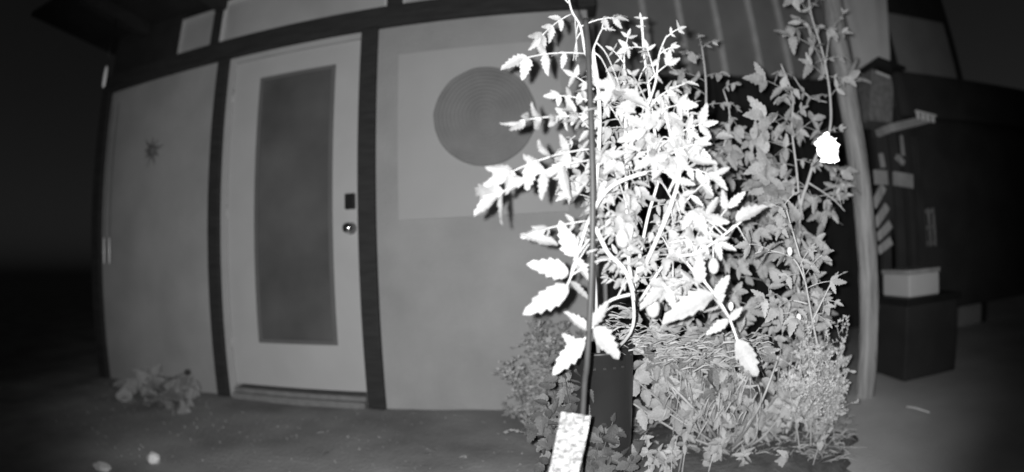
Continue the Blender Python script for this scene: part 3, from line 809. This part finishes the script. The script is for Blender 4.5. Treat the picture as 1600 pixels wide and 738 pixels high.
# feathery bright herb on the right
g = on_ground(1262, 712)
H = low('feathery_herb', 'pale feathery herb bush at the right foot of the bed', 'plant', g, SHADE, 'feathery')
fo = MB()
def sprig(mb, a, b, n, l, r=.0012, wid=.22):
    c = curve([a, a.lerp(b, .5) + Vector((random.uniform(-.02, .02), random.uniform(-.02, .02), .015)), b], 5)
    mb.tube(c, r, r * .5, 4)
    for i in range(n):
        t = random.uniform(.15, 1); p = c[min(len(c) - 1, int(t * (len(c) - 1)))]
        a_ = random.uniform(0, 2 * PI)
        dv = ((b - a).normalized() * .8 + Vector((math.cos(a_), math.sin(a_), random.uniform(-.3, .5))) * .9).normalized() * l * random.uniform(.5, 1.3)
        s_ = dv.cross(Vector((random.gauss(0, 1), random.gauss(0, 1), random.gauss(0, 1)))).normalized() * l * wid
        mb.add([p, p + dv * .5 + s_, p + dv, p + dv * .5 - s_], [(0, 1, 2, 3)])
for k in range(11):
    a = g + Vector((random.uniform(-.07, .07), random.uniform(-.05, .08), 0))
    b = at(random.uniform(1225, 1335), random.uniform(510, 640), random.uniform(1.42, 1.7))
    H.stem([a, a.lerp(b, .5) + Vector((0, 0, .03)), b], .0035, .0015)
    c = H.stems[-1]
    for i in range(16):
        p = c[int(random.uniform(.3, 1) * (len(c) - 1))]
        e = p + right * random.gauss(0, .03) + up * random.uniform(-.01, .055) - fwd * random.gauss(0, .03)
        sprig(fo, p, e, 22, .017, wid=.3)
for k in range(60):
    b = at(random.uniform(1255, 1325), random.uniform(490, 640), 1.42)
    sprig(fo, b + Vector((random.uniform(-.02, .02), .03, -.06)), b, 18, .012)
o = fo.build('foliage', 'feathery', H.root); o['kind'] = 'stuff'

# fern like bush in the shade on the left of the bed
g = on_ground(850, 692)
g.y = 2.15; g = Vector((at(845, 640, 2.15).x, 2.15, 0))
Fb = low('fern_bush', 'dull fine leaved bush against the house wall left of the pot', 'bush', g, DULL, 'dull_leaf')
fo = MB()
for k in range(34):
    a = g + Vector((random.uniform(-.06, .06), random.uniform(-.06, .06), 0))
    ty = random.uniform(495, 690); tx = random.uniform(max(785, 850 - (ty - 480) * .55), 912)
    b = at(tx, ty, random.uniform(1.8, 2.35)); b.z = max(b.z, .05)
    Fb.stem([a, a.lerp(b, .55) + Vector((0, 0, .05)), b], .003, .0013)
    c = Fb.stems[-1]
    for i in range(18):
        p = c[int(random.uniform(.3, 1) * (len(c) - 1))]
        sprig(fo, p, p + Vector((random.gauss(0, .04), random.gauss(0, .04), random.uniform(-.02, .06))), 14, .02, wid=.3)
o = fo.build('foliage', 'dull_leaf', Fb.root); o['kind'] = 'stuff'

# dim trailing plant round the foot of the pot
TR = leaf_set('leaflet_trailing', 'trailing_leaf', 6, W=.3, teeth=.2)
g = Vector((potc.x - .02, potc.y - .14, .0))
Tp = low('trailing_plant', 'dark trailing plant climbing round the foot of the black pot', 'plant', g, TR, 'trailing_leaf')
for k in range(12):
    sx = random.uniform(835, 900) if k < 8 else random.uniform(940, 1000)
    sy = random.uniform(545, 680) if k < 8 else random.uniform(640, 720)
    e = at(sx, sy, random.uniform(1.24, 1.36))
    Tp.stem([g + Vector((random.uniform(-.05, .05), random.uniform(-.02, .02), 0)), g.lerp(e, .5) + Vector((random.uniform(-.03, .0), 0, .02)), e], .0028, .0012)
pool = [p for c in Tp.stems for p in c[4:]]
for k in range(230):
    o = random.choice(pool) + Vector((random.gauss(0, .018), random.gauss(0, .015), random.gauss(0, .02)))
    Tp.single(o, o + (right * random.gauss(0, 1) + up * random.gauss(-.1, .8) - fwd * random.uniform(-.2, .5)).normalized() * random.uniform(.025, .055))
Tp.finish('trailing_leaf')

# dry straw over the pot's right side and the bed
st = MB()
def straws(n, f, l, w=.0022):
    for _ in range(n):
        p, dv = f()
        dv = dv.normalized() * l * random.uniform(.5, 1.4)
        s_ = dv.cross(Vector((random.gauss(0, 1), random.gauss(0, 1), random.gauss(0, 1)))).normalized() * w
        m = p + dv * .5 + Vector((0, 0, random.uniform(0, .01)))
        st.add([p - s_, p + s_, m + s_, m - s_, p + dv], [(0, 1, 2, 3), (3, 2, 4)])
def arc():
    t = random.random(); x = 930 + 260 * t; y = 505 + 30 * math.sin(t * 3) + random.gauss(0, 14) + 30 * t
    return at(x, y, 1.38 + random.gauss(0, .05)), right * 1 + up * random.gauss(-.1, .25) + fwd * random.gauss(0, .3)
straws(420, arc, .045)
def droop():
    x = random.uniform(1040, 1190); y = random.uniform(535, 660)
    return at(x, y, 1.48 + random.gauss(0, .05)), right * random.gauss(0, .4) - up
straws(160, droop, .06)
def gnd():
    p = on_ground(random.uniform(960, 1330), random.uniform(670, 738)); p.z = .05 * random.random() + .03
    return p, Vector((random.gauss(0, 1), random.gauss(0, 1), random.gauss(0, .2)))
straws(1800, gnd, .05)
tag(st.build('straw_mulch', 'straw'), 'dry straw and dead stalks heaped through the plant bed', 'straw', kind='stuff')

# pale rough strip in front of the pot
tl, tr, bl_, br_ = at(877, 644, .93), at(923, 650, .93), at(858, 738, .86), at(905, 738, .86)
ext = 1.0 + (tl.z - .0) / (tl.z - bl_.z) 
def down(p, q): 
    k = (p.z + .01) / (p.z - q.z); return p + (q - p) * k
a, b = tl, tr; c_, d_ = down(tl, bl_), down(tr, br_)
vs = []; fs = []; nu, nv = 12, 60
nrm = (b - a).cross(c_ - a).normalized()
if nrm.dot(CAM - a) < 0: nrm = -nrm
for j in range(nv + 1):
    for i in range(nu + 1):
        u, v = i / nu, j / nv
        p = (a * (1 - u) + b * u) * (1 - v) + (c_ * (1 - u) + d_ * u) * v
        vs.append(p + nrm * (.003 * random.random() + .002 * math.sin(u * 22 + 3 * noise.noise(p * 20))) + (b - a) * (.012 * random.uniform(-1, 1) if i in (0, nu) else 0))
for j in range(nv):
    for i in range(nu):
        q = j * (nu + 1) + i; fs.append((q, q + 1, q + nu + 2, q + nu + 1))
m_ = len(vs); vs += [v - nrm * .016 for v in vs]
f2 = [tuple(m_ + i for i in reversed(f)) for f in fs]
rim = [i for i in range(nu + 1)] + [j * (nu + 1) + nu for j in range(1, nv + 1)] + [nv * (nu + 1) + i for i in range(nu - 1, -1, -1)] + [j * (nu + 1) for j in range(nv - 1, 0, -1)]
f3 = [(rim[k], rim[k - 1], rim[k - 1] + m_, rim[k] + m_) for k in range(len(rim))]
tag(MB().add(vs, fs + f2 + f3).build('plank', 'rough_strip'), 'bright rough narrow plank slanting up before the black pot', 'plank')

# leafy plant and stone on the left
g = Vector((at(245, 640, 2.3).x, 2.3, 0))
L_ = low('border_plant', 'dim broad leaved plant by the wall at lower left, one dark seed head', 'plant', g, BROADD, 'dull_leaf')
for k in range(70):
    a = g + Vector((random.uniform(-.12, .12), random.uniform(-.08, .08), .02))
    tx = random.uniform(175, 318); b = at(tx, random.uniform(560 + abs(tx - 240) * .45, 672), random.uniform(2.0, 2.4)); b.z = max(.04, b.z)
    L_.single(b + (a - b).normalized() * random.uniform(.05, .12), b, face=.6)
    if k < 10: L_.stem([a, a.lerp(b, .6) + Vector((0, 0, .03)), b], .004, .002)
c = at(293, 582, 2.25)
L_.stem([g, at(255, 600, 2.28), at(275, 588, 2.26), c], .003, .002)
MB().blob(c, .02, .3, 6, 3).build('seed_head', 'night_black', L_.root)
c = on_ground(241, 722); c.z = .015
tag(MB().blob(c, (.032, .03, .028), .3, 3, 1, 3).build('stone', 'stone_mat', None, c), 'small pale stone on the dark ground at lower left', 'stone')
c = on_ground(160, 733); c.z = .01
tag(MB().blob(c, (.05, .03, .02), .3, 3, 5, 3).build('stone', 'patio', None, c), 'dull flat stone at the lower left corner', 'stone')
# fallen leaves on the yard
for k in range(14):
    p = on_ground(random.uniform(330, 800), random.uniform(655, 738)); p.z = .012
    a = random.uniform(0, 2 * PI); s_ = random.uniform(.02, .045)
    me = random.choice(DULL)[0]
    o = link('fallen_leaf', me, None, None, p); o.scale = (s_,) * 3; o.rotation_euler = (random.gauss(0, .3), random.gauss(0, .2), a)
    tag(o, 'dull fallen leaf lying on the bare yard ground', 'leaf', 'fallen leaves on the yard')

# grit, chips and leaf crumbs over the yard
gr = MB()
for k in range(800):
    x = random.uniform(-3.2, 1.0); y = 1.35 + 1.2 * random.random() ** .8
    r_ = random.choice((.003, .004, .006, .009)) * random.uniform(.7, 1.3)
    z = .008 * noise.noise(Vector((x * 5, y * 5, 1.7)))
    c = Vector((x, y, z)); a = random.uniform(0, 6.28)
    v = [c + Vector((r_ * math.cos(a + q * 1.26) * random.uniform(.6, 1.3), r_ * math.sin(a + q * 1.26) * random.uniform(.6, 1.3), -.001)) for q in range(5)] + [c + Vector((0, 0, r_ * random.uniform(.3, .9)))]
    gr.add(v, [(q, (q + 1) % 5, 5) for q in range(5)])
tag(gr.build('gravel', 'ground_mat'), 'loose grit and crumbs scattered over the dark yard', 'gravel', kind='stuff')
